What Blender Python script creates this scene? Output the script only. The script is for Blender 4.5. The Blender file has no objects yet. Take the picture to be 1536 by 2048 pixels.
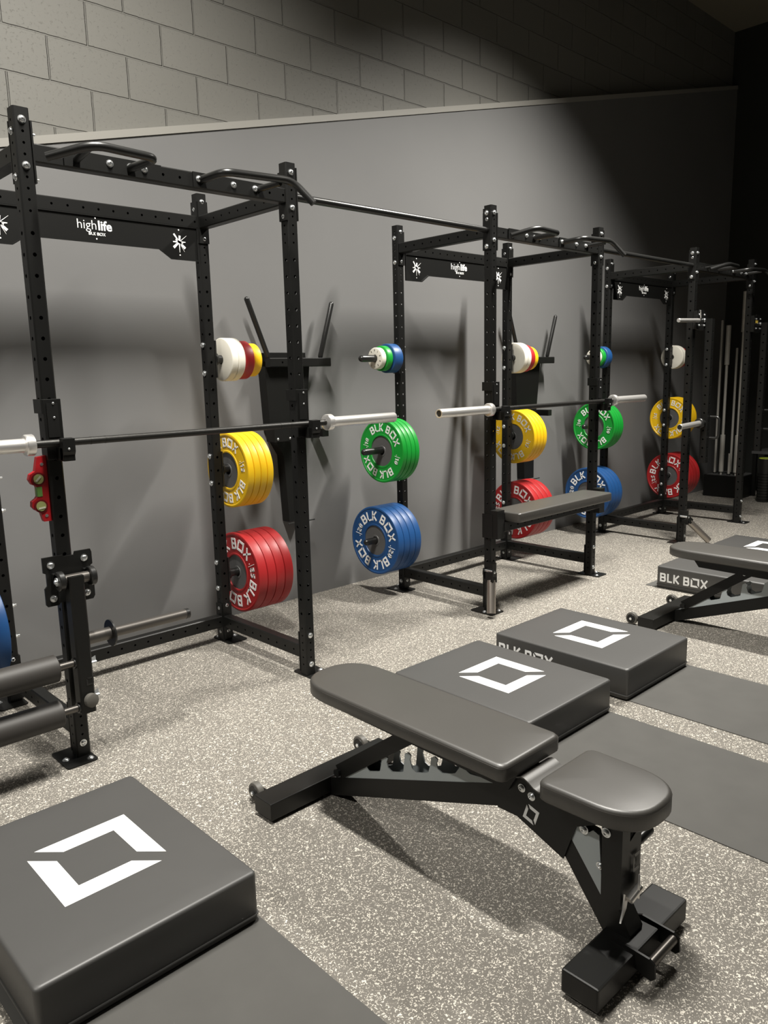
import bpy, bmesh, math, random
from mathutils import Vector, Matrix
PI = math.pi
random.seed(7)
scn = bpy.context.scene
C = scn.collection

# ------------------------------------------------------------------ camera
cam_d = bpy.data.cameras.new('camera'); cam = bpy.data.objects.new('camera', cam_d); C.objects.link(cam)
Rv = Vector((0.7231910903739647, -0.6902569363908225, -0.02323808443206853))
Uv = Vector((0.13978937353110443, 0.11334294844565315, 0.9836728658885672))
Fv = Vector((0.6763531458132632, 0.7146318898180575, -0.17845919518618447))
M = Matrix.Identity(4)
for i in range(3):
    M[i][0] = Rv[i]; M[i][1] = Uv[i]; M[i][2] = -Fv[i]
M[0][3], M[1][3], M[2][3] = -1.059046900080998, -2.8598437514600765, 1.4320539567666184
cam.matrix_world = M
cam_d.sensor_fit = 'VERTICAL'; cam_d.sensor_height = 36.0; cam_d.sensor_width = 27.0
cam_d.lens = 1548.4641 * 36 / 2048
cam_d.shift_x = 0.8146 / 2048; cam_d.shift_y = 4.4917 / 2048
cam_d.clip_start = 0.05; cam_d.clip_end = 100
scn.camera = cam

# ------------------------------------------------------------------ view, world, lights
scn.view_settings.view_transform = 'Standard'
scn.view_settings.look = 'None'
scn.view_settings.gamma = 1.0
scn.view_settings.use_curve_mapping = False
scn.view_settings.exposure = 0.14
w = bpy.data.worlds.new('world'); scn.world = w; w.use_nodes = True
w.node_tree.nodes['Background'].inputs[0].default_value = (0.9, 0.95, 1.0, 1)
w.node_tree.nodes['Background'].inputs[1].default_value = 0.012

def spot(name, loc, target, power, col=(1.0, 0.93, 0.80), angle=120, blend=0.6, size=0.05):
    l = bpy.data.lights.new(name, 'SPOT'); l.energy = power; l.color = col
    l.spot_size = math.radians(angle); l.spot_blend = blend; l.shadow_soft_size = size
    o = bpy.data.objects.new(name, l); C.objects.link(o); o.location = loc
    d = Vector(target) - Vector(loc)
    o.rotation_euler = d.to_track_quat('-Z', 'Y').to_euler()
    return o
def area(name, loc, target, power, sx, sy, col=(1, 0.96, 0.88)):
    l = bpy.data.lights.new(name, 'AREA'); l.energy = power; l.color = col
    l.shape = 'RECTANGLE'; l.size = sx; l.size_y = sy
    o = bpy.data.objects.new(name, l); C.objects.link(o); o.location = loc
    d = Vector(target) - Vector(loc)
    o.rotation_euler = d.to_track_quat('-Z', 'Y').to_euler()
    return o
LZ = 4.75
def linear(x, power, spread, tx=0.0):
    o = area('linear_ceiling_lamp', (x, -1.05, LZ), (x + tx, -0.25, 0), power, 0.14, 1.0, (1.0, 0.965, 0.895))
    d = Vector((tx, 0.8, -LZ)).normalized(); zz = -d; xx = Vector((1, 0, 0)); xx = (xx - zz * xx.dot(zz)).normalized(); yy = zz.cross(xx)
    o.matrix_world = Matrix(((xx.x, yy.x, zz.x, x), (xx.y, yy.y, zz.y, -1.05), (xx.z, yy.z, zz.z, LZ), (0, 0, 0, 1)))
    o.data.spread = math.radians(spread)
    return o
linear(0.35, 165, 125)
linear(4.05, 168, 104, -0.38)
linear(-3.35, 100, 125)
area('added_fill_light', (1.6, -4.6, 4.9), (1.6, -3.0, 0), 12, 5.0, 1.0)  # weak fill added behind the camera to lift shadows, not a known ceiling fixture

# ------------------------------------------------------------------ materials
MATS = {}
def mat(name, col, rough=0.5, metal=0.0, spec=0.5, bump=None, vary=None):
    if name in MATS: return MATS[name]
    m = bpy.data.materials.new(name); m.use_nodes = True; nt = m.node_tree
    b = nt.nodes['Principled BSDF']
    b.inputs['Base Color'].default_value = (*col, 1); b.inputs['Roughness'].default_value = rough
    b.inputs['Metallic'].default_value = metal; b.inputs['Specular IOR Level'].default_value = spec
    tc = nt.nodes.new('ShaderNodeTexCoord')
    if bump:
        n = nt.nodes.new('ShaderNodeTexNoise'); n.inputs['Scale'].default_value = bump[0]; n.inputs['Detail'].default_value = 4
        nt.links.new(tc.outputs['Object'], n.inputs['Vector'])
        bp = nt.nodes.new('ShaderNodeBump'); bp.inputs['Strength'].default_value = bump[1]; bp.inputs['Distance'].default_value = bump[2]
        nt.links.new(n.outputs['Fac'], bp.inputs['Height']); nt.links.new(bp.outputs['Normal'], b.inputs['Normal'])
    if vary:
        n = nt.nodes.new('ShaderNodeTexNoise'); n.inputs['Scale'].default_value = vary[0]; n.inputs['Detail'].default_value = 3
        nt.links.new(tc.outputs['Object'], n.inputs['Vector'])
        mx = nt.nodes.new('ShaderNodeMix'); mx.data_type = 'RGBA'
        mx.inputs[6].default_value = (*[c * (1 - vary[1]) for c in col], 1); mx.inputs[7].default_value = (*[min(1, c * (1 + vary[1])) for c in col], 1)
        nt.links.new(n.outputs['Fac'], mx.inputs[0]); nt.links.new(mx.outputs[2], b.inputs['Base Color'])
    MATS[name] = m
    return m
BLK = mat('black_powder_coat', (0.0065, 0.0065, 0.006), 0.42, 0, 0.35, bump=(900, 0.15, 0.0004))
BLK2 = mat('black_satin_steel', (0.012, 0.012, 0.0115), 0.3, 0, 0.6)
GREY = mat('grey_steel_coat', (0.42, 0.46, 0.47), 0.4)
ZINC = mat('zinc_bolt', (0.88, 0.90, 0.91), 0.32, 1.0)
CHROME = mat('chrome', (0.88, 0.86, 0.83), 0.30, 0.8)
DCHROME = mat('dark_steel_tube', (0.13, 0.12, 0.11), 0.34, 0.8)
STEELT = mat('brushed_steel_tube', (0.42, 0.38, 0.34), 0.36, 0.9)
SATIN = mat('satin_bar_steel', (0.62, 0.60, 0.55), 0.42, 0.35)
VINYL = mat('black_vinyl', (0.046, 0.043, 0.038), 0.43, 0, 0.9, bump=(260, 0.12, 0.0006), vary=(5, 0.12))
FOAMV = mat('black_foam_cover', (0.048, 0.047, 0.045), 0.5, 0, 0.8, bump=(9, 0.25, 0.004), vary=(3, 0.1))
PIPE = mat('vinyl_piping', (0.06, 0.055, 0.05), 0.3)
FOAM = mat('black_foam', (0.03, 0.027, 0.024), 0.55, 0, 0.5)
MATM = mat('rubber_mat', (0.075, 0.073, 0.068), 0.8, 0, 0.3, bump=(300, 0.2, 0.0008), vary=(7, 0.13))
WHITE = mat('white_print', (0.86, 0.86, 0.85), 0.5)
KNURL = mat('black_knurled_steel', (0.03, 0.029, 0.027), 0.35, 0.6, 0.5, bump=(1500, 0.5, 0.0006))
HUB = mat('plate_hub_steel', (0.13, 0.13, 0.13), 0.45, 0.3)
PC = {'blue': mat('blue_rubber', (0.012, 0.066, 0.205), 0.42, vary=(14, 0.1)), 'green': mat('green_rubber', (0.008, 0.29, 0.032), 0.4),
      'red': mat('red_rubber', (0.36, 0.016, 0.018), 0.42, vary=(12, 0.12)), 'yellow': mat('yellow_rubber', (0.82, 0.50, 0.010), 0.4),
      'white': mat('white_rubber', (0.74, 0.71, 0.62), 0.45)}
REDL = mat('red_level_body', (0.34, 0.008, 0.012), 0.4)
VIAL = mat('green_vial', (0.28, 0.30, 0.12), 0.2)
GLASSY = mat('vial_ring', (0.5, 0.5, 0.4), 0.2)
YEL = mat('yellow_sticker', (0.85, 0.62, 0.10), 0.5)
GUM = mat('wheel_rubber', (0.09, 0.085, 0.075), 0.5)
LIME = mat('lime_trim', (0.5, 0.6, 0.05), 0.5)

def wall_mat():
    m = mat('dark_painted_panel', (0.165, 0.165, 0.165), 0.5, 0, 0.4)
    nt = m.node_tree; b = nt.nodes['Principled BSDF']
    g = nt.nodes.new('ShaderNodeNewGeometry')
    n = nt.nodes.new('ShaderNodeTexNoise'); n.inputs['Scale'].default_value = 1.6; n.inputs['Detail'].default_value = 5
    nt.links.new(g.outputs['Position'], n.inputs['Vector'])
    mx = nt.nodes.new('ShaderNodeMix'); mx.data_type = 'RGBA'
    mx.inputs[6].default_value = (0.158, 0.157, 0.156, 1); mx.inputs[7].default_value = (0.184, 0.183, 0.181, 1)
    nt.links.new(n.outputs['Fac'], mx.inputs[0]); nt.links.new(mx.outputs[2], b.inputs['Base Color'])
    n2 = nt.nodes.new('ShaderNodeTexNoise'); n2.inputs['Scale'].default_value = 420
    nt.links.new(g.outputs['Position'], n2.inputs['Vector'])
    bp = nt.nodes.new('ShaderNodeBump'); bp.inputs['Strength'].default_value = 0.15; bp.inputs['Distance'].default_value = 0.0006
    nt.links.new(n2.outputs['Fac'], bp.inputs['Height']); nt.links.new(bp.outputs['Normal'], b.inputs['Normal'])
    return m
WALL = wall_mat()

def block_mat():
    m = mat('painted_blockwork', (0.19, 0.185, 0.165), 0.6, 0, 0.4)
    nt = m.node_tree; b = nt.nodes['Principled BSDF']; L = nt.links
    g = nt.nodes.new('ShaderNodeNewGeometry'); s = nt.nodes.new('ShaderNodeSeparateXYZ'); L.new(g.outputs['Position'], s.inputs[0])
    ax = nt.nodes.new('ShaderNodeMath'); ax.operation = 'ADD'; ax.inputs[1].default_value = 4.06; L.new(s.outputs['X'], ax.inputs[0])
    az = nt.nodes.new('ShaderNodeMath'); az.operation = 'ADD'; az.inputs[1].default_value = -0.011; L.new(s.outputs['Z'], az.inputs[0])
    cb = nt.nodes.new('ShaderNodeCombineXYZ'); L.new(ax.outputs[0], cb.inputs[0]); L.new(az.outputs[0], cb.inputs[1])
    nz = nt.nodes.new('ShaderNodeTexNoise'); nz.inputs['Scale'].default_value = 14; nz.inputs['Detail'].default_value = 3
    L.new(g.outputs['Position'], nz.inputs['Vector'])
    dv = nt.nodes.new('ShaderNodeVectorMath'); dv.operation = 'SCALE'; dv.inputs['Scale'].default_value = 0.007; L.new(nz.outputs['Color'], dv.inputs[0])
    ad = nt.nodes.new('ShaderNodeVectorMath'); ad.operation = 'ADD'; L.new(cb.outputs[0], ad.inputs[0]); L.new(dv.outputs[0], ad.inputs[1])
    br = nt.nodes.new('ShaderNodeTexBrick'); L.new(ad.outputs[0], br.inputs['Vector'])
    br.inputs['Scale'].default_value = 1; br.inputs['Brick Width'].default_value = 0.405; br.inputs['Row Height'].default_value = 0.2035
    br.inputs['Mortar Size'].default_value = 0.0055; br.inputs['Mortar Smooth'].default_value = 0.6
    br.offset = 0.5; br.offset_frequency = 2
    br.inputs['Color1'].default_value = (0.165, 0.161, 0.145, 1); br.inputs['Color2'].default_value = (0.182, 0.177, 0.160, 1); br.inputs['Mortar'].default_value = (0.165, 0.16, 0.145, 1)
    L.new(br.outputs['Color'], b.inputs['Base Color'])
    inv = nt.nodes.new('ShaderNodeMath'); inv.operation = 'MULTIPLY'; inv.inputs[1].default_value = -1.0; L.new(br.outputs['Fac'], inv.inputs[0])
    bp = nt.nodes.new('ShaderNodeBump'); bp.inputs['Strength'].default_value = 1.0; bp.inputs['Distance'].default_value = 0.02; L.new(inv.outputs[0], bp.inputs['Height'])
    v = nt.nodes.new('ShaderNodeTexNoise'); v.inputs['Scale'].default_value = 60; v.inputs['Detail'].default_value = 6; v.inputs['Roughness'].default_value = 0.7
    L.new(g.outputs['Position'], v.inputs['Vector'])
    rp = nt.nodes.new('ShaderNodeValToRGB'); rp.color_ramp.elements[0].position = 0.30; rp.color_ramp.elements[1].position = 0.42; L.new(v.outputs['Fac'], rp.inputs[0])
    bp2 = nt.nodes.new('ShaderNodeBump'); bp2.inputs['Strength'].default_value = 0.5; bp2.inputs['Distance'].default_value = 0.003
    L.new(rp.outputs[0], bp2.inputs['Height']); L.new(bp.outputs['Normal'], bp2.inputs['Normal'])
    L.new(bp2.outputs['Normal'], b.inputs['Normal'])
    return m
BLOCK = block_mat()

def floor_mat():
    m = mat('speckled_rubber_floor', (0.2, 0.19, 0.17), 0.85, 0, 0.25)
    nt = m.node_tree; b = nt.nodes['Principled BSDF']; L = nt.links
    g = nt.nodes.new('ShaderNodeNewGeometry')
    def fleck(scale, lo, hi, off, dist):
        mp = nt.nodes.new('ShaderNodeMapping'); mp.inputs['Location'].default_value = off; L.new(g.outputs['Position'], mp.inputs['Vector'])
        n = nt.nodes.new('ShaderNodeTexNoise'); n.inputs['Scale'].default_value = scale; n.inputs['Detail'].default_value = 1.5; n.inputs['Distortion'].default_value = dist
        L.new(mp.outputs[0], n.inputs['Vector'])
        r = nt.nodes.new('ShaderNodeMapRange'); r.inputs['From Min'].default_value = lo; r.inputs['From Max'].default_value = hi; L.new(n.outputs['Fac'], r.inputs[0])
        return r.outputs[0]
    a = fleck(118, 0.60, 0.65, (0, 0, 0), 1.4)
    c = fleck(190, 0.615, 0.67, (3, 7, 1), 0.8)
    mxm = nt.nodes.new('ShaderNodeMath'); mxm.operation = 'MAXIMUM'; L.new(a, mxm.inputs[0]); L.new(c, mxm.inputs[1])
    big = nt.nodes.new('ShaderNodeTexNoise'); big.inputs['Scale'].default_value = 2.2; big.inputs['Detail'].default_value = 4; L.new(g.outputs['Position'], big.inputs['Vector'])
    base = nt.nodes.new('ShaderNodeMix'); base.data_type = 'RGBA'
    base.inputs[6].default_value = (0.125, 0.116, 0.102, 1); base.inputs[7].default_value = (0.165, 0.153, 0.135, 1); L.new(big.outputs['Fac'], base.inputs[0])
    fin = nt.nodes.new('ShaderNodeMix'); fin.data_type = 'RGBA'; fin.inputs[7].default_value = (0.60, 0.56, 0.49, 1)
    L.new(base.outputs[2], fin.inputs[6]); L.new(mxm.outputs[0], fin.inputs[0]); L.new(fin.outputs[2], b.inputs['Base Color'])
    return m
FLOOR = floor_mat()
CEIL = mat('ceiling_paint', (0.22, 0.20, 0.15), 0.9)
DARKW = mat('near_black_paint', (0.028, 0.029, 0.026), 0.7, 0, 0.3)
CAP = mat('painted_capping', (0.29, 0.28, 0.255), 0.45)

# ------------------------------------------------------------------ mesh helpers
class MB:
    def __init__(s): s.b = bmesh.new()
    def face(s, pts):
        try: return s.b.faces.new([s.b.verts.new(p) for p in pts])
        except ValueError: return None
    def box(s, x0, x1, y0, y1, z0, z1, bev=0.0):
        m = Matrix.Translation(((x0 + x1) / 2, (y0 + y1) / 2, (z0 + z1) / 2)) @ Matrix.Diagonal((abs(x1 - x0), abs(y1 - y0), abs(z1 - z0), 1))
        r = bmesh.ops.create_cube(s.b, size=1.0, matrix=m)
        if bev:
            es = {e for v in r['verts'] for e in v.link_edges}
            bmesh.ops.bevel(s.b, geom=list(es), offset=bev, segments=2, affect='EDGES', profile=0.6)
        return s
    def loft(s, rings, cap=True, closed=True):
        vs = [[s.b.verts.new(p) for p in r] for r in rings]
        n = len(vs[0])
        for a, b_ in zip(vs, vs[1:]):
            for i in range(n if closed else n - 1):
                j = (i + 1) % n
                try: s.b.faces.new((a[i], a[j], b_[j], b_[i]))
                except ValueError: pass
        if cap:
            for r in (vs[0][::-1], vs[-1]):
                try: s.b.faces.new(r)
                except ValueError: pass
        return s
    def lathe(s, prof, o, ax, n=32, cap=True):
        """prof: (distance along axis, radius); o origin, ax direction"""
        ax = Vector(ax).normalized(); t = Vector((0, 0, 1)) if abs(ax.z) < 0.9 else Vector((0, 1, 0))
        u = ax.cross(t).normalized(); v = ax.cross(u); o = Vector(o)
        rings = [[o + ax * d + (u * math.cos(2 * PI * k / n) + v * math.sin(2 * PI * k / n)) * max(r, 1e-5) for k in range(n)] for d, r in prof]
        return s.loft(rings, cap)
    def cyl(s, a, b, r, n=20, ch=0.0):
        a = Vector(a); b = Vector(b); L = (b - a).length
        if ch: prof = [(0, r - ch), (ch, r), (L - ch, r), (L, r - ch)]
        else: prof = [(0, r), (L, r)]
        return s.lathe(prof, a, b - a, n)
    def rod(s, a, b, r, n=20):
        a = Vector(a); b = Vector(b); L = (b - a).length
        prof = [(r - r * math.cos(t), r * math.sin(t)) for t in (0.02, 0.5, 1.0, PI / 2)] + [(L - r + r * math.sin(t), r * math.cos(t)) for t in (0, 0.5, 1.0, 1.55)]
        return s.lathe(prof, a, b - a, n)
    def path(s, pts, r, n=14, corner=0.0, cap=True, seg=6):
        P = [Vector(p) for p in pts]
        if corner:
            Q = [P[0]]
            for i in range(1, len(P) - 1):
                a = (P[i - 1] - P[i]); b = (P[i + 1] - P[i]); d = min(corner, a.length * 0.45, b.length * 0.45)
                p0 = P[i] + a.normalized() * d; p1 = P[i] + b.normalized() * d
                for k in range(seg + 1):
                    t = k / seg; Q.append((1 - t) ** 2 * p0 + 2 * t * (1 - t) * P[i] + t * t * p1)
            Q.append(P[-1]); P = Q
        T = [(P[min(i + 1, len(P) - 1)] - P[max(i - 1, 0)]).normalized() for i in range(len(P))]
        u = T[0].orthogonal().normalized(); rings = []
        for i, p in enumerate(P):
            u = (u - T[i] * u.dot(T[i])).normalized(); v = T[i].cross(u)
            rings.append([p + (u * math.cos(2 * PI * k / n) + v * math.sin(2 * PI * k / n)) * r for k in range(n)])
        return s.loft(rings, cap)
    def prism(s, poly, o, u, v, depth):
        """poly 2D points in (u, v) frame at origin o, extruded by depth along u x v"""
        o = Vector(o); u = Vector(u).normalized(); v = Vector(v).normalized(); w_ = u.cross(v)
        a = [o + u * x + v * y for x, y in poly]; b = [p + w_ * depth for p in a]
        return s.loft([a, b])
    def obox(s, o, d, u, L, a, b):
        """bar: from o along d length L, cross section a (along u) by b, centred"""
        d = Vector(d).normalized(); u = Vector(u); u = (u - d * u.dot(d)).normalized(); v = d.cross(u); o = Vector(o)
        q = [u * (a / 2) * i + v * (b / 2) * j for i, j in ((1, 1), (-1, 1), (-1, -1), (1, -1))]
        return s.loft([[o + p for p in q], [o + d * L + p for p in q]])
    def tube(s, o, d, u, L, a, b, holes_u=(), holes_v=(), c=0.0045, ends=(True, True)):
        """square tube with punched holes. holes: list of (distance, radius) through the +-u faces / +-v faces"""
        d = Vector(d).normalized(); u = Vector(u).normalized(); v = d.cross(u); o = Vector(o)
        for fn, fw, half, wid, holes in ((u, v, a / 2, b - 2 * c, holes_u), (-u, v, a / 2, b - 2 * c, holes_u), (v, u, b / 2, a - 2 * c, holes_v), (-v, u, b / 2, a - 2 * c, holes_v)):
            base = o + fn * half
            def P(t, x): return base + d * t + fw * x
            h = wid / 2; t0 = 0.0
            for (ht, hr) in sorted(holes):
                k = hr * 1.7
                if ht - k <= t0 + 1e-4 or ht + k >= L: continue
                s.face([P(t0, -h), P(ht - k, -h), P(ht - k, h), P(t0, h)])
                per = [(-k, -h), (-k, -h / 3), (-k, h / 3), (-k, h), (-k / 3, h), (k / 3, h), (k, h), (k, h / 3), (k, -h / 3), (k, -h), (k / 3, -h), (-k / 3, -h)]
                cir = []
                for i in range(12):
                    an = math.radians(225 - 30 * i); cir.append((hr * math.cos(an), hr * math.sin(an)))
                pv = [s.b.verts.new(P(ht + x, y)) for x, y in per]; cv = [s.b.verts.new(P(ht + x, y)) for x, y in cir]
                iv = [s.b.verts.new(P(ht + x, y) - fn * 0.004) for x, y in cir]
                for i in range(12):
                    j = (i + 1) % 12
                    s.b.faces.new((pv[i], pv[j], cv[j], cv[i])); s.b.faces.new((cv[i], cv[j], iv[j], iv[i]))
                t0 = ht + k
            s.face([P(t0, -h), P(L, -h), P(L, h), P(t0, h)])
        for su in (1, -1):
            for sv in (1, -1):
                p = o + u * su * a / 2 + v * sv * (b / 2 - c); q = o + u * su * (a / 2 - c) + v * sv * b / 2
                s.face([p, p + d * L, q + d * L, q])
        for e, t in ((ends[0], 0), (ends[1], L)):
            if e:
                A, B = a / 2, b / 2
                s.face([o + d * t + u * x + v * y for x, y in ((A, B - c), (A - c, B), (-A + c, B), (-A, B - c), (-A, -B + c), (-A + c, -B), (A - c, -B), (A, -B + c))])
        return s
    def build(s, name, m, parent=None, smooth=None, world=False, recalc=True):
        if recalc: bmesh.ops.recalc_face_normals(s.b, faces=s.b.faces)
        me = bpy.data.meshes.new(name); s.b.to_mesh(me); s.b.free(); me.materials.append(m)
        if smooth is not None:
            me.polygons.foreach_set('use_smooth', [True] * len(me.polygons))
            me.set_sharp_from_angle(angle=math.radians(smooth))
        o = bpy.data.objects.new(name, me); C.objects.link(o)
        if parent: o.parent = parent
        return o

def tag(o, label=None, cat=None, group=None, kind=None):
    if label: o['label'] = label
    if cat: o['category'] = cat
    if group: o['group'] = group
    if kind: o['kind'] = kind
    return o
def thing(name, label, cat, loc=(0, 0, 0), rz=0.0, group=None):
    o = bpy.data.objects.new(name, None); o.empty_display_size = 0.05; C.objects.link(o)
    o.location = loc; o.rotation_euler = (0, 0, rz)
    return tag(o, label, cat, group)
def kids(o): return [c for c in bpy.data.objects if c.parent == o]
def copy_tree(o, parent=None):
    c = o.copy(); C.objects.link(c); c.parent = parent
    for ch in kids(o): copy_tree(ch, c)
    return c
def struct(name, mb, m, smooth=None):
    return tag(mb.build(name, m, smooth=smooth), kind='structure')

def offset_poly(P, d):
    n = len(P); out = []
    for i in range(n):
        a = Vector(P[i - 1]); b = Vector(P[i]); c = Vector(P[(i + 1) % n])
        e1 = (b - a).normalized(); e2 = (c - b).normalized()
        n1 = Vector((e1.y, -e1.x)); n2 = Vector((e2.y, -e2.x)); nn = (n1 + n2)
        if nn.length < 1e-6: nn = n1
        nn.normalize(); k = max(0.5, nn.dot(n1)); out.append(tuple(b - nn * (d / k)))
    return out
def round_rect(x0, x1, y0, y1, r, n=6):
    P = []
    for cx, cy, a0 in ((x1 - r, y1 - r, 0), (x0 + r, y1 - r, 90), (x0 + r, y0 + r, 180), (x1 - r, y0 + r, 270)):
        for k in range(n + 1):
            a = math.radians(a0 + 90 * k / n); P.append((cx + r * math.cos(a), cy + r * math.sin(a)))
    return P
def cushion(mb, P, z0, z1, r=0.02, crown=0.004, rb=0.006):
    """P counter-clockwise outline"""
    xs = [p[0] for p in P]; ys = [p[1] for p in P]
    cx, cy = (min(xs) + max(xs)) / 2, (min(ys) + max(ys)) / 2; hx, hy = (max(xs) - min(xs)) / 2, (max(ys) - min(ys)) / 2
    def ins(d): return [(cx + (x - cx) * (1 - d / hx), cy + (y - cy) * (1 - d / hy)) for x, y in P]
    rings = [[(x, y, z0) for x, y in ins(rb)], [(x, y, z0 + rb) for x, y in P]]
    for k in range(7):
        a = PI / 2 * k / 6
        rings.append([(x, y, z1 - r + r * math.sin(a)) for x, y in ins(r * (1 - math.cos(a)))])
    h = min(hx, hy)
    for t in (0.15, 0.3, 0.5, 0.75, 0.95):
        d = r + (h - r) * t
        rings.append([(x, y, z1 + crown * (1 - (1 - t) ** 3)) for x, y in ins(d)])
    mb.loft(rings)
    return mb

# ------------------------------------------------------------------ lettering (stroked squared capitals)
def bracket(mir=False):
    """square mark split by two diagonal gaps, in unit box 0..1 ; returns list of polygons"""
    t = 0.2; g = 0.10
    upper = [(g, 1), (1, 1), (1, g), (1 - t, g + t), (1 - t, 1 - t), (g + t, 1 - t)]
    lower = [(1 - g, 0), (0, 0), (0, 1 - g), (t, 1 - g - t), (t, t), (1 - g - t, t)]
    return [upper, lower]
def strokes(pts, t):
    out = []
    for a, b in zip(pts, pts[1:]):
        a = Vector(a); b = Vector(b); d = (b - a).normalized(); n = Vector((-d.y, d.x)) * t / 2; e = d * t / 2
        out.append([tuple(a - e - n), tuple(b + e - n), tuple(b + e + n), tuple(a - e + n)])
    return out
def glyph(ch, t=0.19):
    h = t / 2; W = 0.72
    if ch == 'B':
        q = 0.14; b = 0.5 + t / 2
        up = [(t, 1), (W - q, 1), (W - .03, 1 - q + .02), (W - .03, b + 0.04), (W - .06, .5), (W, .5 - .04), (W, q), (W - q, 0), (t, 0), (t, t), (W - q - .02, t), (W - t, t + .05), (W - t, b - t - .05), (W - t - .05, b - t), (t, b - t), (t, b), (W - t - .08, b), (W - t - .03, b + .05), (W - t - .03, 1 - t - .05), (W - t - .08, 1 - t), (t, 1 - t)]
        return [[(0, 0), (t, 0), (t, 1), (0, 1)], [(t, 1 - t), (W - t - .08, 1 - t), (W - t - .03, 1 - t - .05), (W - .03, 1 - q + .02), (W - q, 1), (t, 1)],
                [(W - t - .03, 1 - t - .05), (W - t - .03, b + .05), (W - .03, b + .03), (W - .03, 1 - q + .02)], [(t, b - t), (W - t - .05, b - t), (W - t, b - t - .05), (W, b - t / 2 - .06), (W - .03, b + .03), (W - t - .03, b + .05), (W - t - .08, b), (t, b)],
                [(W - t, t + .05), (W, q), (W, b - t / 2 - .06), (W - t, b - t - .05)], [(t, 0), (W - q, 0), (W, q), (W - t, t + .05), (W - t - .05, t), (t, t)]], W
    if ch == 'L': return strokes([(h, 1 - h), (h, h), (0.6 - h, h)], t), 0.6
    if ch == 'K': return strokes([(h, h), (h, 1 - h)], t) + strokes([(0.68 - h, 1 - h), (h + .12, 0.5), (0.70 - h, h)], t), 0.72
    if ch == 'X': return strokes([(h, h), (0.78 - h, 1 - h)], t) + strokes([(h, 1 - h), (0.78 - h, h)], t), 0.78
    if ch == 'O': return bracket(), 1.0
    if ch == '1': return strokes([(0.05, 0.78), (0.25, 1 - h), (0.25, h)], t), 0.38
    if ch == '2': return strokes([(h, 1 - h), (0.6 - h, 1 - h), (0.6 - h, 0.5), (h, 0.5), (h, h), (0.6 - h, h)], t), 0.6
    if ch == '0': return strokes([(h, h), (0.6 - h, h), (0.6 - h, 1 - h), (h, 1 - h), (h, h)], t), 0.6
    if ch == '5': return strokes([(0.6 - h, 1 - h), (h, 1 - h), (h, 0.5), (0.6 - h, 0.5), (0.6 - h, h), (h, h)], t), 0.6
    if ch == '.': return [[(0, .1), (.14, .1), (.14, .24), (0, .24)]], 0.14
    if ch == '/': return strokes([(0.03, -.25), (0.03, 1.25)], 0.07), 0.1
    return [], 0.32
def put_polys(mb, polys, f, th):
    """f maps (x,y,depth)->3D"""
    for P in polys:
        a = [f(x, y, 0) for x, y in P]; b = [f(x, y, th) for x, y in P]
        mb.loft([a, b])
def text_line(mb, txt, o, u, v, nrm, H, width=None, th=0.0008, gap=0.16):
    """straight lettering of height H starting at o (baseline left)"""
    o = Vector(o); u = Vector(u); v = Vector(v); nrm = Vector(nrm)
    adv = []; x = 0
    for ch in txt:
        g, w_ = glyph(ch); adv.append((g, x)); x += w_ + (gap if ch != ' ' else 0.0)
    x -= gap
    sx = (width / x) if width else H
    for g, x0 in adv:
        put_polys(mb, g, lambda a, b, d, x0=x0: o + u * ((x0 + a) * sx) + v * (b * H) + nrm * d, th)
def text_arc(mb, txt, cx, R, H, ang0, f, th=0.0012, gap=0.2, flip=False, sc=1.0, t=0.19):
    """lettering round a plate face; glyph up = outward; runs clockwise from ang0 (radians, 0 = up). f(r, ang, depth)"""
    tot = 0; items = []
    for ch in txt:
        g, w_ = glyph(ch, t); items.append((g, tot, w_)); tot += w_ + (gap if ch != ' ' else 0.05)
    tot -= gap
    for g, x0, w_ in items:
        mid = (x0 + w_ / 2 - tot / 2) * H * sc / (R + H / 2)
        a = ang0 + mid
        def m(px, py, d, a=a, w_=w_):
            tx = (px - w_ / 2) * H * sc; ty = R + py * H
            return f(tx * math.cos(a) + ty * math.sin(a), -tx * math.sin(a) + ty * math.cos(a), d)
        put_polys(mb, g, m, th)

def font_mesh(body, size, bold=0.0, align='CENTER'):
    cu = bpy.data.curves.new('lettering', 'FONT'); cu.body = body; cu.size = size; cu.offset = bold; cu.align_x = align; cu.extrude = 0.0005; cu.resolution_u = 3
    o = bpy.data.objects.new('lettering', cu); C.objects.link(o)
    bpy.context.view_layer.update()
    me = bpy.data.meshes.new_from_object(o.evaluated_get(bpy.context.evaluated_depsgraph_get()))
    bpy.data.objects.remove(o)
    return me

# ------------------------------------------------------------------ the room
CX, YW, YB, ZC = 8.22, 1.09, 1.15, 5.03
X0, Y0 = -4.5, -7.5
m = MB(); m.box(X0, CX, Y0, YB + 0.1, -0.1, 0); struct('floor', m, FLOOR)
m = MB(); m.box(X0, CX, YB, YB + 0.2, 0, ZC); struct('wall_back', m, BLOCK)
def ztrim(x): return 2.455 + 0.2452 * x
m = MB()
pp = [(X0, 0), (CX, 0), (CX, ztrim(CX) - .02), (X0, ztrim(X0) - .02)]
m.prism(pp, (0, YW, 0), (1, 0, 0), (0, 0, 1), -(YB - YW)); struct('wall_lining', m, WALL)
m = MB()
a = Vector((X0, YW + 0.026, ztrim(X0) - .015)); b = Vector((CX, YW + 0.026, ztrim(CX) - .015))
m.obox(a, b - a, (0, 0, 1), (b - a).length, 0.036, 0.066); struct('trim_1', m, CAP)
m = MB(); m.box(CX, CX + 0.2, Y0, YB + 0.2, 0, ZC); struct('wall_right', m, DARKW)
m = MB(); m.box(X0 - 0.2, X0, Y0, YB + 0.2, 0, ZC); struct('wall_left', m, DARKW)
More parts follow.
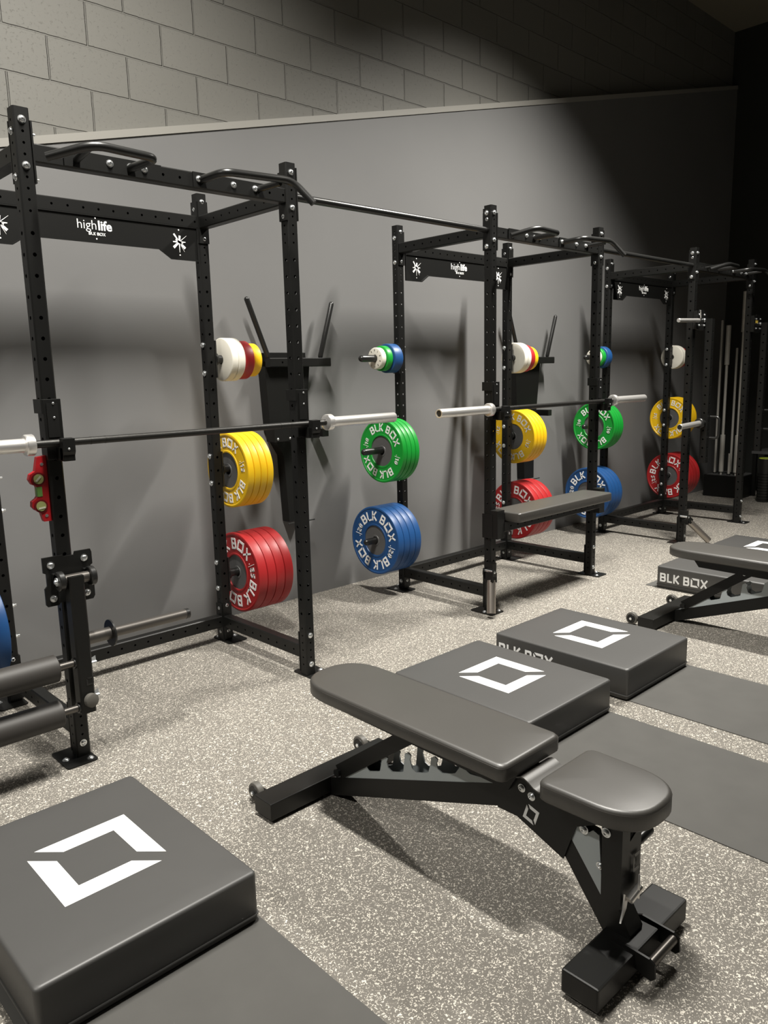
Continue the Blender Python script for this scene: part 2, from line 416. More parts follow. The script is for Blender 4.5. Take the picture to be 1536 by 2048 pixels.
m = MB(); m.box(X0 - .2, CX + .2, Y0 - 0.2, Y0, 0, ZC); struct('wall_front', m, DARKW)
m = MB(); m.box(X0, CX, Y0, YB + 0.1, ZC, ZC + 0.1); struct('ceiling', m, CEIL)

# ------------------------------------------------------------------ rubber lifting strips
strips = [(-0.64, -0.042, 'smooth grey rubber strip running out from under the nearest foam block', ), (1.137, 1.735, 'smooth grey rubber strip beside the front bench, wide and unmarked'),
          (1.89, 2.463, 'smooth grey rubber strip from the first block wholly visible right of the front bench'), (3.65, 4.23, 'smooth grey rubber strip under the block with lettering behind the far bench'),
          (4.36, 4.95, 'smooth grey rubber strip under the farthest foam block')]
for x0, x1, lb in strips:
    m = MB(); m.box(x0, x1, -4.4, -0.42, 0.0, 0.003)
    tag(m.build('rubber_strip', MATM), lb, 'rubber mat', 'rubber strips set in the floor')

# ------------------------------------------------------------------ hardware
HS = 0.0268
W_, D_, H_ = 1.1187, 0.737, 2.337
S2, S3 = 2.5206, 5.0356
def bolt_mesh(r=0.0135):
    m = MB(); m.lathe([(0, r), (0.002, r), (0.0022, r * .74), (0.006, r * .72), (0.0085, r * .5), (0.0088, r * .33), (0.006, r * .30)], (0, 0, 0), (0, -1, 0), 16)
    bmesh.ops.recalc_face_normals(m.b, faces=m.b.faces)
    me = bpy.data.meshes.new('bolt'); m.b.to_mesh(me); m.b.free(); me.materials.append(ZINC)
    me.polygons.foreach_set('use_smooth', [True] * len(me.polygons)); me.set_sharp_from_angle(angle=0.7)
    return me
BOLT = bolt_mesh()
def nut_mesh():
    m = MB(); m.lathe([(0, .0115), (0.002, .0115)], (0, 0, 0), (0, -1, 0), 16); m.lathe([(0.002, .009), (0.009, .009)], (0, 0, 0), (0, -1, 0), 6); m.lathe([(0.009, .005), (0.02, .005)], (0, 0, 0), (0, -1, 0), 10)
    bmesh.ops.recalc_face_normals(m.b, faces=m.b.faces)
    me = bpy.data.meshes.new('nut'); m.b.to_mesh(me); m.b.free(); me.materials.append(ZINC); return me
NUT = nut_mesh()
def put(me, name, loc, direction, parent, s=1.0):
    o = bpy.data.objects.new(name, me); C.objects.link(o); o.parent = parent; o.location = loc; o.scale = (s, s, s)
    o.rotation_euler = {'-y': (0, 0, 0), '+y': (0, 0, PI), '-x': (0, 0, -PI / 2), '+x': (0, 0, PI / 2), '+z': (-PI / 2, 0, 0)}[direction]
    return o

# ------------------------------------------------------------------ power rack
def post_holes():
    out = []; z = 2.297
    while z > 1.98: out.append((z, 0.0047)); z -= 0.0363
    z = 1.934
    while z > 0.27: out.append((z, 0.0070)); z -= 0.0705
    z = 0.24
    while z > 0.05: out.append((z, 0.0044)); z -= 0.0363
    return out
def make_rack(label):
    R = thing('power_rack', label, 'power rack', (0, 0, 0), 0, 'black power racks along the wall')
    ph = post_holes()
    for x in (0, W_):
        for y in (0, D_):
            m = MB(); m.tube((x, y, 0.006), (0, 0, 1), (1, 0, 0), H_ - 0.006, 2 * HS, 2 * HS, [(z - .006, r) for z, r in ph], [(z - .006, r) for z, r in ph], c=0.005)
            m.build('upright', BLK, R)
            inner = 0.03 if x == 0 else -0.03
            s = 1 if x == 0 else -1; f = 1 if y == 0 else -1
            m = MB(); xa, xb = sorted((x - s * 0.088, x + s * 0.031)); ya, yb = sorted((y - f * 0.086, y + f * 0.083))
            m.prism(round_rect(xa, xb, ya, yb, 0.012, 3), (0, 0, 0), (1, 0, 0), (0, 1, 0), 0.006)
            bp = m.build('base_plate', BLK, R)
            put(BOLT, 'anchor_bolt', (x - s * 0.066, y - f * .012, 0.006), '+z', bp); put(BOLT, 'anchor_bolt', (x + s * 0.008, y - f * 0.062, 0.006), '+z', bp)
    bh = [(0.06 + 0.0705 * k, 0.0055) for k in range(15)]
    L = W_ - 2 * HS
    def xbeam(y, z0, z1, name):
        m = MB(); m.tube((HS, y, (z0 + z1) / 2), (1, 0, 0), (0, 1, 0), L, 0.05, z1 - z0, bh, [])
        for xx in (HS, W_ - HS - 0.006):
            zc = (z0 + z1) / 2
            m.box(xx, xx + 0.006, y - 0.027, y + 0.027, max(0.012, zc - 0.1), zc + 0.1)
        return m.build(name, BLK, R)
    def ybeam(x, z0, z1, name):
        LL = D_ - 2 * HS
        m = MB(); m.tube((x, HS, (z0 + z1) / 2), (0, 1, 0), (1, 0, 0), LL, 0.05, z1 - z0, [(0.05 + 0.0705 * k, 0.0055) for k in range(10)], [])
        for yy in (HS, D_ - HS - 0.006):
            zc = (z0 + z1) / 2
            m.box(x - 0.027, x + 0.027, yy, yy + 0.006, max(0.012, zc - 0.1), zc + 0.1)
        return m.build(name, BLK, R)
    xbeam(0, 2.168, 2.229, 'top_beam'); xbeam(D_, 2.168, 2.229, 'top_beam'); xbeam(D_, 0.085, 0.15, 'bottom_beam')
    for x in (0, W_): ybeam(x, 2.168, 2.229, 'top_beam'); ybeam(x, 0.085, 0.15, 'bottom_beam')
    # bolts
    for x in (0, W_):
        for y in (0, D_):
            for z in (2.297, 2.12 if y else 2.152, 0.205, 0.06): put(BOLT, 'bolt', (x, y - HS, z), '-y', R)
            for z in (2.262, 2.116, 0.19, 0.055):
                if y == 0 and z < 1: continue
                put(BOLT, 'bolt', (x - HS, y, z), '-x', R)
            if x == 0:
                for z in (2.262, 2.116): put(NUT, 'nut', (x + HS + 0.006, y, z), '+x', R, 0.8)
    # name panel under the back top beam
    y = 0.712
    pts = [(0.040, 2.168), (0.040, 2.011), (0.187, 2.011), (0.250, 2.052), (0.869, 2.052), (0.932, 2.011), (1.079, 2.011), (1.079, 2.168)]
    m = MB(); m.prism(pts, (0, y, 0), (1, 0, 0), (0, 0, 1), -0.004)
    rim = [Vector((a, y - 0.002, b)) for a, b in pts]; rim.append(rim[0])
    for a, b in zip(rim, rim[1:]): m.obox(a, b - a, (0, 1, 0), (b - a).length, 0.008, 0.005)
    P = m.build('name_panel', BLK, R)
    yy = y - 0.0012
    def on_panel(me, x, z):
        o = bpy.data.objects.new('lettering', me); C.objects.link(o); o.parent = P
        o.location = (x, yy, z); o.rotation_euler = (PI / 2, 0, 0); me.materials.clear(); me.materials.append(WHITE); return o
    a = font_mesh('high', 0.058, -0.0004, 'RIGHT'); on_panel(a, 0.566, 2.108)
    a = font_mesh('life', 0.058, 0.0014, 'LEFT'); on_panel(a, 0.569, 2.108)
    m = MB(); text_line(m, 'BLK BOX', (0.524, yy, 2.083), (1, 0, 0), (0, 0, 1), (0, -1, 0), 0.013, 0.078)
    for zx, zz in ((0.5595, 2.158), (0.5595, 2.068)): m.cyl((zx, yy, zz), (zx, yy - 0.001, zz), 0.0035, 10)
    m.build('lettering', WHITE, P)
    for cx in (0.14, 0.979):
        m = MB()
        for an, ln, wd0, wd1 in ((8, .030, .009, .011), (52, .052, .004, .001), (88, .034, .008, .004), (110, .020, .010, .009), (133, .042, .008, .013), (150, .052, .004, .001), (180, .050, .007, .002), (228, .043, .009, .013), (268, .034, .009, .005), (300, .022, .008, .008), (322, .046, .006, .009)):
            t = math.radians(an); d = Vector((math.sin(t), 0, math.cos(t))); n = Vector((d.z, 0, -d.x)); o = Vector((cx, yy, 2.094))
            q = [o - n * wd0 / 2, o + n * wd0 / 2, o + d * ln + n * wd1 / 2, o + d * ln - n * wd1 / 2]
            m.loft([q, [p + Vector((0, -0.0008, 0)) for p in q]])
        for zz in (2.150, 2.032): m.cyl((cx, yy, zz), (cx, yy - 0.001, zz), 0.0035, 10)
        m.build('star_emblem', WHITE, P)
    # weight pegs
    for side, x in ((-1, 0), (1, W_)):
        for z in (1.527, 0.951, 0.373):
            m = MB()
            xs = x + side * HS
            m.box(min(xs, xs + side * 0.008), max(xs, xs + side * 0.008), D_ - 0.026, D_ + 0.026, z - 0.095, z + 0.095)
            tip = 0.35 if side < 0 else (0.33 if z < 1.4 else 0.29)
            m.rod((xs, D_, z), (x + side * tip, D_, z), 0.0215, 20)
            m.cyl((xs + side * .006, D_, z), (xs + side * 0.016, D_, z), 0.034, 20)
            m.build('weight_peg', BLK2, R, smooth=40)
            for dz in (-0.072, 0.072):
                if side > 0: put(BOLT, 'bolt', (x - HS, D_ + 0.004, z + dz), '-x', R, 1.1)
                else: put(NUT, 'nut', (x + HS, D_, z + dz), '+x', R, 1.1)
    # pull-up handles on the front top beam
    def handle(pts, strut, plate, bx):
        m = MB(); m.path(pts, 0.0150, 16, corner=0.05)
        e = Vector(pts[-1 if pts[0][1] > pts[-1][1] else 0])
        m.path(strut, 0.0125, 12)
        h = m.build('pull_up_handle', BLK2, R, smooth=40)
        m = MB(); m.box(plate[0], plate[1], -0.031, -0.0255, 2.172, 2.228); q = m.build('handle_plate', BLK, R)
        for b in bx: put(BOLT, 'bolt', (b, -0.031, 2.203), '-y', q)
    handle([(0.375, -0.028, 2.199), (0.405, -0.185, 2.206), (0.163, -0.200, 2.209), (0.036, -0.115, 2.166)], [(0.175, -0.028, 2.197), (0.158, -0.185, 2.204)], (0.13, 0.50), (0.296, 0.43, 0.375))
    handle([(0.672, -0.028, 2.202), (0.698, -0.158, 2.212), (1.030, -0.150, 2.228), (1.089, -0.212, 2.136)], [(0.945, -0.028, 2.205), (0.975, -0.14, 2.214)], (0.635, 0.985), (0.66, 0.82, 0.925))
    return R
rack_labels = ['tall black steel power rack nearest the camera, at the left edge', 'black steel power rack in the middle with a short padded seat across its front', 'farthest black steel power rack by the dark right wall']
rack1 = make_rack(rack_labels[0])
racks = [rack1]
for i, S in ((1, S2), (2, S3)):
    r = copy_tree(rack1); r.location.x = S; r['label'] = rack_labels[i]; racks.append(r)

# connecting bars between racks
for i, (xa, xb) in enumerate(((W_ + HS, S2 - HS), (S2 + W_ + HS, S3 - HS))):
    t = thing('pull_up_bar', ['long round black bar joining the nearest and middle racks up high', 'round black bar joining the middle and farthest racks up high'][i], 'pull-up bar', (xa, 0, 2.20), 0, 'round bars bridging the racks')
    m = MB(); m.cyl((0, 0, 0.004), (xb - xa, 0, 0.004), 0.0165, 24); m.build('bar', BLK2, t, smooth=40)
    for x in (0, xb - xa):
        m = MB(); x0 = 0 if x == 0 else x - 0.006; m.box(x0, x0 + 0.006, -0.027, 0.027, -0.10, 0.12, 0.001); q = m.build('end_plate', BLK, t)
        d = '+x' if x == 0 else '-x'
        for z in (-0.082, 0.096): put(BOLT, 'bolt', (x0 + (0.006 if x == 0 else 0), 0, z), d, q)

# ------------------------------------------------------------------ weight plates
def make_plate(color, R, T, txt=None, hub=0.097, name='bumper_plate'):
    t = thing(name, 'x', 'weight plate')
    m = MB(); e = 0.004; rr = R - 0.010
    if R > 0.15:
        prof = [(0.004, hub), (0.001, hub + 0.002), (0.001, hub + 0.010), (0.004, hub + 0.013), (0.004, rr - 0.006), (0.0005, rr - 0.002), (0.0005, R - e), (0.002, R - 0.001), (0.004, R), (T - 0.004, R), (T - 0.001, R - e), (T - 0.001, hub), (0.004, hub)]
        m.lathe(prof, (0, 0, 0), (1, 0, 0), 72, cap=False)
        m.build('rubber_ring', PC[color], t, smooth=35)
        m = MB(); m.lathe([(0.007, 0.0235), (0.005, 0.026), (0.005, 0.034), (0.0075, 0.036), (0.0075, hub + .001), (T - .003, hub + .001), (T - .003, 0.0235), (0.007, 0.0235)], (0, 0, 0), (1, 0, 0), 48, cap=False)
        m.build('steel_hub', HUB, t, smooth=35)
    else:
        prof = [(0.0, 0.0235), (0.0, R - 0.006), (0.002, R - 0.002), (0.005, R), (T - 0.006, R), (T - 0.001, R - .004), (T - 0.001, 0.0235), (0, 0.0235)]
        m.lathe(prof, (0, 0, 0), (1, 0, 0), 56, cap=False)
        m.build('rubber_disc', PC[color], t, smooth=35)
    return t
def plate_text(t, R, num, hub=0.097, rot=0.0, small=False):
    m = MB()
    # seen from -x: right is -y, up is z
    def f(a, b, d): return Vector(((0.0042 if not small else 0.0) - d, -a, b))
    band = R - 0.010 - (hub + 0.013)
    H = band * 0.60; r0 = hub + 0.013 + band * 0.2
    for k in range(2):
        text_arc(m, 'BLK BOX', 0, r0, H, rot + PI * k, f, 0.0022, gap=0.26, sc=0.96, t=0.17)
        an = rot + PI * k + PI / 2 + 0.02
        text_arc(m, './' + num, 0, r0 + H * .12, H * 0.62, an, f, 0.0022, gap=0.25, t=0.2)
    m.build('lettering', WHITE, t)
protos = {}
def plate(kind, loc, label, group, lettered=False, rot=0.0):
    color, R, T, num = kind
    key = (color, R, T, lettered, round(rot, 2))
    if key not in protos:
        t = make_plate(color, R, T - 0.0008)
        if lettered and num: plate_text(t, R, num, rot=rot)
        protos[key] = t
    else:
        t = copy_tree(protos[key])
    t.location = loc; t['label'] = label; t['category'] = 'weight plate'; t['group'] = group
    return t
RN = ['nearest rack', 'middle rack', 'farthest rack']
ORD = {4: ['leftmost of four', 'second from left of four', 'third from left of four', 'rightmost of four'], 2: ['left one of two', 'right one of two']}
BLUE = ('blue', 0.2215, 0.0520, '20'); GREEN = ('green', 0.2025, 0.0365, '10'); RED = ('red', 0.2235, 0.0575, '25'); YELLOW = ('yellow', 0.2025, 0.0412, '15')
for i, S in enumerate((0, S2, S3)):
    rn = RN[i]
    for k in range(4):
        plate(BLUE, (S - 0.2606 + k * 0.052, D_, 0.373), 'blue plate, %s on bottom left peg of the %s' % (ORD[4][k], rn), 'blue plates on the %s' % rn, k == 0, (-.2, .33, 0.02)[i])
        if i > 0: plate(GREEN, (S - 0.185 + k * 0.0375, D_, 0.945), 'green plate, %s on middle left peg of the %s' % (ORD[4][k], rn), 'green plates on the %s' % rn, k == 0, (0, .30, .14)[i])
        plate(YELLOW, (S + 1.190 + k * 0.0412, D_, 0.938), 'large yellow plate, %s on middle right peg of the %s' % (ORD[4][k], rn), 'yellow plates on the %s' % rn, k == 0, (-.25, .28, .09)[i])
        plate(RED, (S + 1.210 + k * 0.0575, D_, 0.368), 'large red plate, %s on bottom right peg of the %s' % (ORD[4][k], rn), 'red plates on the %s' % rn, k == 0, (-.25, .0, -.35)[i])
    for k in range(2):
        plate(('white', 0.112, 0.0425, None), (S + 1.192 + k * 0.0425, D_, 1.525), 'broad white plate, %s beside right upright of the %s' % (ORD[2][k], rn), 'white plates on the %s' % rn)
    plate(('red', 0.101, 0.062, None), (S + 1.279, D_, 1.522), 'small red plate between white and yellow on top right of the %s' % rn, 'small plates on the %s' % rn)
    plate(('yellow', 0.088, 0.055, None), (S + 1.343, D_, 1.522), 'small yellow plate ending the top right peg of the %s' % rn, 'small plates on the %s' % rn)
    if i > 0:
        t = plate(('white', 0.067, 0.042, None), (S - 0.220, D_, 1.527), 'tiny white plate ending the top left peg of the %s' % rn, 'small plates on the %s' % rn)
        plate(('green', 0.078, 0.046, None), (S - 0.176, D_, 1.527), 'small green plate between white and blue on the %s' % rn, 'small plates on the %s' % rn)
        plate(('blue', 0.091, 0.075, None), (S - 0.128, D_, 1.527), 'small blue plate nearest upright on top left peg of the %s' % rn, 'small plates on the %s' % rn)
        m = MB()
        for q in range(10):
            a = 2 * PI * q / 10; g = glyph('BLKX501BOX'[q])[0]
            def f(px, py, d, a=a):
                tx = (px - .35) * 0.009; ty = 0.045 + py * 0.011
                return Vector((-0.0004 - d, -(tx * math.cos(a) + ty * math.sin(a)), -tx * math.sin(a) + ty * math.cos(a)))
            put_polys(m, g, f, 0.0006)
        if not [c for c in kids(t) if c.name.startswith('lettering')]: m.build('lettering', BLK2, t)
        else: m.b.free()

# ------------------------------------------------------------------ barbells and cups
def make_barbell():
    t = thing('barbell', 'x', 'barbell')
    m = MB()
    m.cyl((-0.66, 0, 0), (0.66, 0, 0), 0.0135, 20)
    for sx in (-1, 1):
        for q in (0.40, 0.455):
            m.cyl((sx * q - .002, 0, 0), (sx * q + .002, 0, 0), 0.0142, 20)
    m.build('shaft', KNURL, t, smooth=40)
    for sx in (-1, 1):
        m = MB(); m.lathe([(0.655, 0.024), (0.66, 0.0365), (0.662, 0.0375), (0.686, 0.0375), (0.690, 0.035), (0.692, 0.0245)], (0, 0, 0), (sx, 0, 0), 36); m.build('collar', CHROME, t, smooth=30)
        m = MB(); m.lathe([(0.69, 0.0245), (1.098, 0.0245), (1.1, 0.0235), (1.1, 0.018), (1.094, 0.0175), (1.094, 0.001)], (0, 0, 0), (sx, 0, 0), 36); q = m.build('sleeve', CHROME, t, smooth=30)
        m = MB(); m.cyl((sx * 1.0935, 0, 0), (sx * 1.096, 0, 0), 0.017, 20); m.build('end_cap', BLK2, q)
    return t
YBAR, ZBAR = -0.0615, 1.2167
b1 = make_barbell(); b1.location = (0.5763, YBAR, ZBAR)
tag(b1, 'long barbell with black shaft resting on the nearest rack, chrome sleeves at both ends', 'barbell', 'barbells resting on the racks')
b2 = copy_tree(b1); b2.location = (3.1108, YBAR, ZBAR); b2['label'] = 'barbell resting on the middle rack above its padded seat'
def make_cup():
    t = thing('bar_cup', 'x', 'bar holder')
    m = MB(); m.box(-0.031, 0.033, -HS - 0.016, -HS - 0.001, -0.06, 0.155, 0.002); m.box(-0.031, 0.02, -HS - 0.004, -HS, -0.06, 0.155)
    m.box(-HS - 0.010, -HS - 0.002, -0.042, HS + 0.004, 0.105, 0.155, 0.001)
    m.build('back_plate', BLK, t)
    m = MB(); m.box(0.0, 0.043, -0.105, -HS - 0.016, -0.064, -0.0145, 0.003); m.prism([(-0.094, -0.06), (-0.112, -0.03), (-0.112, 0.016), (-0.082, 0.018), (-0.079, -0.014), (-0.079, -0.06)], (0.043, 0, 0), (0, 1, 0), (0, 0, 1), -0.043)
    m.build('hook', BLK, t)
    m = MB(); m.box(-0.02, 0.02, -HS - 0.019, -HS - 0.016, 0.02, 0.14); m.build('liner', BLK2, t)
    for z in (0.14, 0.09): put(BOLT, 'bolt', (0.004, -HS - 0.019, z), '-y', t, 0.35)
    put(BOLT, 'bolt', (0.02, -0.112, -0.02), '-y', t, 0.35)
    return t
cup = None
for k, (x, lb) in enumerate(((0, 'black bar holder on the left front upright of the nearest rack'), (W_, 'black bar holder on the right front upright of the nearest rack'),
                             (S2, 'black bar holder on the left front upright of the middle rack'), (S2 + W_, 'black bar holder on the right front upright of the middle rack'))):
    c = make_cup() if cup is None else copy_tree(cup); cup = cup or c
    c.location = (x, 0, ZBAR); c['label'] = lb; c['category'] = 'bar holder'; c['group'] = 'black bar holders'

# ------------------------------------------------------------------ foam blocks
def make_block():
    t = thing('foam_block', 'x', 'foam block')
    w2, d2 = 0.287, 0.362
    P = round_rect(-w2, w2, -d2, d2, 0.014, 4)
    m = MB(); cushion(m, P, 0.004, 0.148, r=0.010, crown=0.002); m.build('cover', FOAMV, t, smooth=50)
    m = MB(); z = 0.024; Q = offset_poly(P, -0.0015); m.path([(x, y, z) for x, y in Q] + [(Q[0][0], Q[0][1], z)], 0.0028, 6, cap=False); m.build('seam', FOAMV, t, smooth=60)
    m = MB(); L = 0.290
    for poly in bracket(): m.prism([((x - .5) * L, (y - .5) * L) for x, y in poly], (0.013, 0.002, 0.1497), (1, 0, 0), (0, 1, 0), 0.0008)
    m.build('logo', WHITE, t)
    m = MB(); text_line(m, 'BLK BOX', (-w2 - 0.0003, 0.338 , 0.046), (0, -1, 0), (0, 0, 1), (-1, 0, 0), 0.058, 0.315); m.build('lettering', WHITE, t)
    return t
blocks = [(-0.336, 'large black foam block nearest the camera with white square logo, bottom left'), (1.453, 'black foam block partly hidden behind the front bench, white logo on top'),
          (2.163, 'black foam block with white logo just right of the one behind the front bench'), (3.935, 'black foam block with white lettering on its side, behind the far bench backrest'),
          (4.645, 'farthest black foam block, its white logo cut by the right edge')]
blk = None
for x, lb in blocks:
    c = make_block() if blk is None else copy_tree(blk); blk = blk or c
    c.location = (x, {3.935: -0.858, 4.645: -0.842}.get(x, -0.911), 0.0); c['label'] = lb; c['category'] = 'foam block'; c['group'] = 'black foam drop blocks'

# ------------------------------------------------------------------ adjustable bench
def make_bench():
    t = thing('adjustable_bench', 'x', 'workout bench')
    Y = lambda y: y + 1.4
    # back pad outline (ccw)
    hw = 0.130; y0 = Y(-1.745); y1 = Y(-0.885); P = []
    for k in range(17):
        a = PI * k / 16; P.append((hw * math.copysign(abs(math.cos(a)) ** 0.8, math.cos(a)), y1 - 0.145 + 0.145 * abs(math.sin(a)) ** 0.85))
    P += [(-hw, y0 + 0.02), (-hw + 0.006, y0 + 0.006), (-hw + 0.02, y0), (hw - 0.02, y0), (hw - 0.006, y0 + 0.006), (hw, y0 + 0.02)]
    m = MB(); cushion(m, P, 0.398, 0.448, r=0.012, crown=0.004); bp = m.build('back_pad', VINYL, t, smooth=60)
    m = MB(); Q = offset_poly(P, 0.001); m.path([(x, y, 0.437) for x, y in Q] + [(Q[0][0], Q[0][1], 0.437)], 0.0016, 6, cap=False); m.build('piping', PIPE, bp, smooth=60)
    # seat pad
    P = []
    for k in range(21):
        a = -PI + PI * k / 20; P.append((0.118 * math.copysign(abs(math.cos(a)) ** 0.75, math.cos(a)), Y(-1.975) + 0.133 * -abs(math.sin(a)) ** 0.85))
    for cx, a0 in ((0.096, 0), (-0.096, 90)):
        for k in range(5):
            a = math.radians(a0 + 22.5 * k); P.append((cx + 0.024 * math.cos(a), Y(-1.862) + 0.024 * math.sin(a)))
    m = MB(); cushion(m, P, 0.394, 0.446, r=0.012, crown=0.005); sp = m.build('seat_pad', VINYL, t, smooth=60)
    m = MB(); Q = offset_poly(P, 0.001); m.path([(x, y, 0.435) for x, y in Q] + [(Q[0][0], Q[0][1], 0.435)], 0.0016, 6, cap=False); m.build('piping', PIPE, sp, smooth=60)
    # gap flap between pads
    prof = [(-1.735, .392), (-1.748, .398), (-1.760, .398), (-1.775, .391), (-1.790, .381), (-1.805, .377), (-1.822, .382), (-1.84, .392)]
    m = MB(); m.loft([[(-0.062, Y(a), b), (0.08, Y(a), b), (0.08, Y(a), b - 0.004), (-0.062, Y(a), b - .004)] for a, b in prof]); m.build('hinge_cover', VINYL, t, smooth=60)
    # feet
    m = MB(); m.box(-0.283, 0.283, Y(-0.928), Y(-0.835), 0.012, 0.070, 0.003); q = m.build('rear_foot', BLK, t)
    for sx in (-1, 1):
        m = MB(); m.box(sx * .24 - .03, sx * .24 + .03, Y(-0.915), Y(-0.85), 0.0, 0.012); m.build('rubber_foot', GUM, q)
    m = MB(); m.box(-0.222, 0.208, Y(-2.082), Y(-1.985), 0.014, 0.074, 0.005); q = m.build('front_foot', BLK, t)
    for sx in (-1, 1):
        m = MB(); m.box(sx * .17 - .03, sx * .17 + .03, Y(-2.066), Y(-2.00), 0.0, 0.014); m.build('rubber_foot', GUM, q)
    for sx in (-0.235, 0.245):
        w = bpy.data.objects.new('wheel', None)
        m = MB(); m.lathe([(-0.012, 0.016), (-0.012, 0.024), (-0.010, 0.0325), (-0.008, 0.034), (0.010, 0.034), (0.012, 0.032), (0.012, 0.016)], (sx, Y(-0.775), 0.036), (1, 0, 0), 36); wo = m.build('wheel', GUM, t, smooth=35)
        m = MB(); m.lathe([(-0.010, 0.026), (-0.0135, 0.024), (-0.0135, 0.0), (0.0135, 0.0), (0.0135, 0.022)], (sx, Y(-0.775), 0.036), (1, 0, 0), 30); m.build('wheel_hub', BLK, wo, smooth=35)
        m = MB(); m.cyl((sx - 0.022, Y(-0.775), 0.036), (sx + 0.026, Y(-0.775), 0.036), 0.005, 10); m.lathe([(0, .008), (.006, .008)], (sx - 0.02, Y(-0.775), 0.036), (1, 0, 0), 6); m.build('axle', ZINC, wo)
        bpy.data.objects.remove(w)
        m = MB(); m.box(sx + .014, sx + .020, Y(-0.84), Y(-0.765), 0.02, 0.05); m.build('wheel_bracket', BLK, t)
    # spine: sloped twin tube
    a = Vector((0, Y(-0.915), 0.030)); b = Vector((0, Y(-1.70), 0.312))
    m = MB(); m.obox(a, b - a, (1, 0, 0), (b - a).length, 0.062, 0.062); m.build('spine', BLK, t)
    # main side plates at the hinge
    pl = [(-1.655, .262), (-1.655, .335), (-1.70, .392), (-1.745, .396), (-1.765, .386), (-1.785, .365), (-1.805, .358), (-1.83, .375), (-1.86, .393), (-1.975, .393), (-1.985, .355), (-1.90, .31), (-1.865, .205), (-1.72, .262)]
    m = MB()
    for sx in (-0.036, 0.031): m.prism([(Y(p), q) for p, q in pl], (sx, 0, 0), (0, 1, 0), (0, 0, 1), 0.005)
    m.box(-0.031, 0.031, Y(-1.98), Y(-1.82), 0.378, 0.385)
    hp = m.build('hinge_plate', BLK, t)
    m = MB(); s_ = 0.040; ang = math.radians(-18)
    for poly in bracket():
        P2 = []
        for x, y in poly:
            x, y = (x - .5) * s_, (y - .5) * s_ * 1.15
            P2.append((Y(-1.765) + -(x * math.cos(ang) - y * math.sin(ang)), 0.286 + (x * math.sin(ang) + y * math.cos(ang))))
        m.prism(P2, (-0.0362, 0, 0), (0, 1, 0), (0, 0, 1), -0.0006)
    m.build('logo', WHITE, hp)
    for y_, z_ in ((-1.735, .350), (-1.766, .338)): put(BOLT, 'bolt', (-0.036, Y(y_), z_), '-x', hp, 0.85)
    # front leg
    m = MB(); m.prism([(Y(-1.80), .300), (Y(-1.861), .218), (Y(-1.980), .060), (Y(-2.050), .060), (Y(-2.052), .085), (Y(-1.93), .290)], (-0.030, 0, 0), (0, 1, 0), (0, 0, 1), 0.060); m.build('front_leg', BLK, t)
    # seat post: folded channel under the seat nose
    m = MB(); m.prism([(Y(-1.988), .385), (Y(-1.990), .150), (Y(-2.005), .138), (Y(-2.042), .170), (Y(-2.042), .385)], (-0.064, 0, 0), (0, 1, 0), (0, 0, 1), 0.004)
    m.prism([(Y(-1.988), .385), (Y(-1.990), .170), (Y(-2.042), .190), (Y(-2.042), .385)], (0.022, 0, 0), (0, 1, 0), (0, 0, 1), 0.004)
    m.prism([(-0.064, .385), (-0.064, .170), (-0.055, .165), (0.020, .19), (0.026, .20), (0.026, .385), (0.004, .385), (0.004, .345), (-0.028, .330), (-0.028, .385)], (0, Y(-2.042), 0), (1, 0, 0), (0, 0, 1), -0.004)
    sq = m.build('seat_post', BLK, t)
    m = MB(); s_ = 0.034
    for poly in bracket(): m.prism([((x - .5) * s_ , (y - .5) * s_ * 1.4) for x, y in poly], (-0.002, Y(-2.0465), 0.270), (1, 0, 0), (0, 0, 1), 0.0008)
    m.build('logo', BLK2, sq)
    m = MB(); m.prism([(Y(-1.872), .285), (Y(-1.878), .300), (Y(-1.905), .326), (Y(-1.925), .300), (Y(-1.945), .318), (Y(-1.962), .312), (Y(-1.975), .150)], (-0.031, 0, 0), (0, 1, 0), (0, 0, 1), 0.004)
    m.build('seat_ladder', GREY, t)
    put(BOLT, 'bolt', (-0.064, Y(-2.000), 0.352), '-x', t, 0.9); put(BOLT, 'bolt', (-0.034, Y(-1.922), 0.312), '-x', t, 0.9); put(BOLT, 'bolt', (-0.034, Y(-1.968), 0.235), '-x', t, 0.7)
    m = MB(); m.rod((0.026, Y(-2.02), 0.285), (0.120, Y(-2.02), 0.290), 0.0125, 16); m.build('seat_handle', BLK2, t, smooth=40)
    # chrome lever
    m = MB(); m.path([(-0.052, Y(-2.058), 0.196), (-0.012, Y(-2.064), 0.216)], 0.010, 14)
    m.prism([(-0.020, 0.004), (-0.006, 0.026), (0.004, 0.020), (0.026, 0.006), (0.024, -0.022), (0.004, -0.038), (-0.016, -0.030)], (-0.010, Y(-2.062), 0.222), (1, 0.5, 0), (0, 0, 1), -0.005)
    m.prism([(-0.004, 0.016), (0.010, 0.004), (0.016, -0.014), (0.008, -0.028), (-0.030, -0.044), (-0.012, -0.020)], (-0.058, Y(-2.052), 0.198), (1, 0.2, 0), (0, 0, 1), -0.004)
    m.build('release_lever', CHROME, t, smooth=40)
    # foot bracket with roller bar
    pf = [(-2.02, .040), (-2.02, .078), (-2.035, .084), (-2.118, .080), (-2.132, .070), (-2.134, .036), (-2.124, .026), (-2.108, .028), (-2.085, .036)]
    for sx in (-0.062, 0.060):
        m = MB(); m.prism([(Y(p), q) for p, q in pf], (sx, 0, 0), (0, 1, 0), (0, 0, 1), 0.006); fb = m.build('foot_bracket', BLK, t)
    m = MB(); m.cyl((-0.057, Y(-2.118), 0.064), (0.060, Y(-2.118), 0.064), 0.0115, 20); m.build('cross_bar', DCHROME, fb, smooth=40)
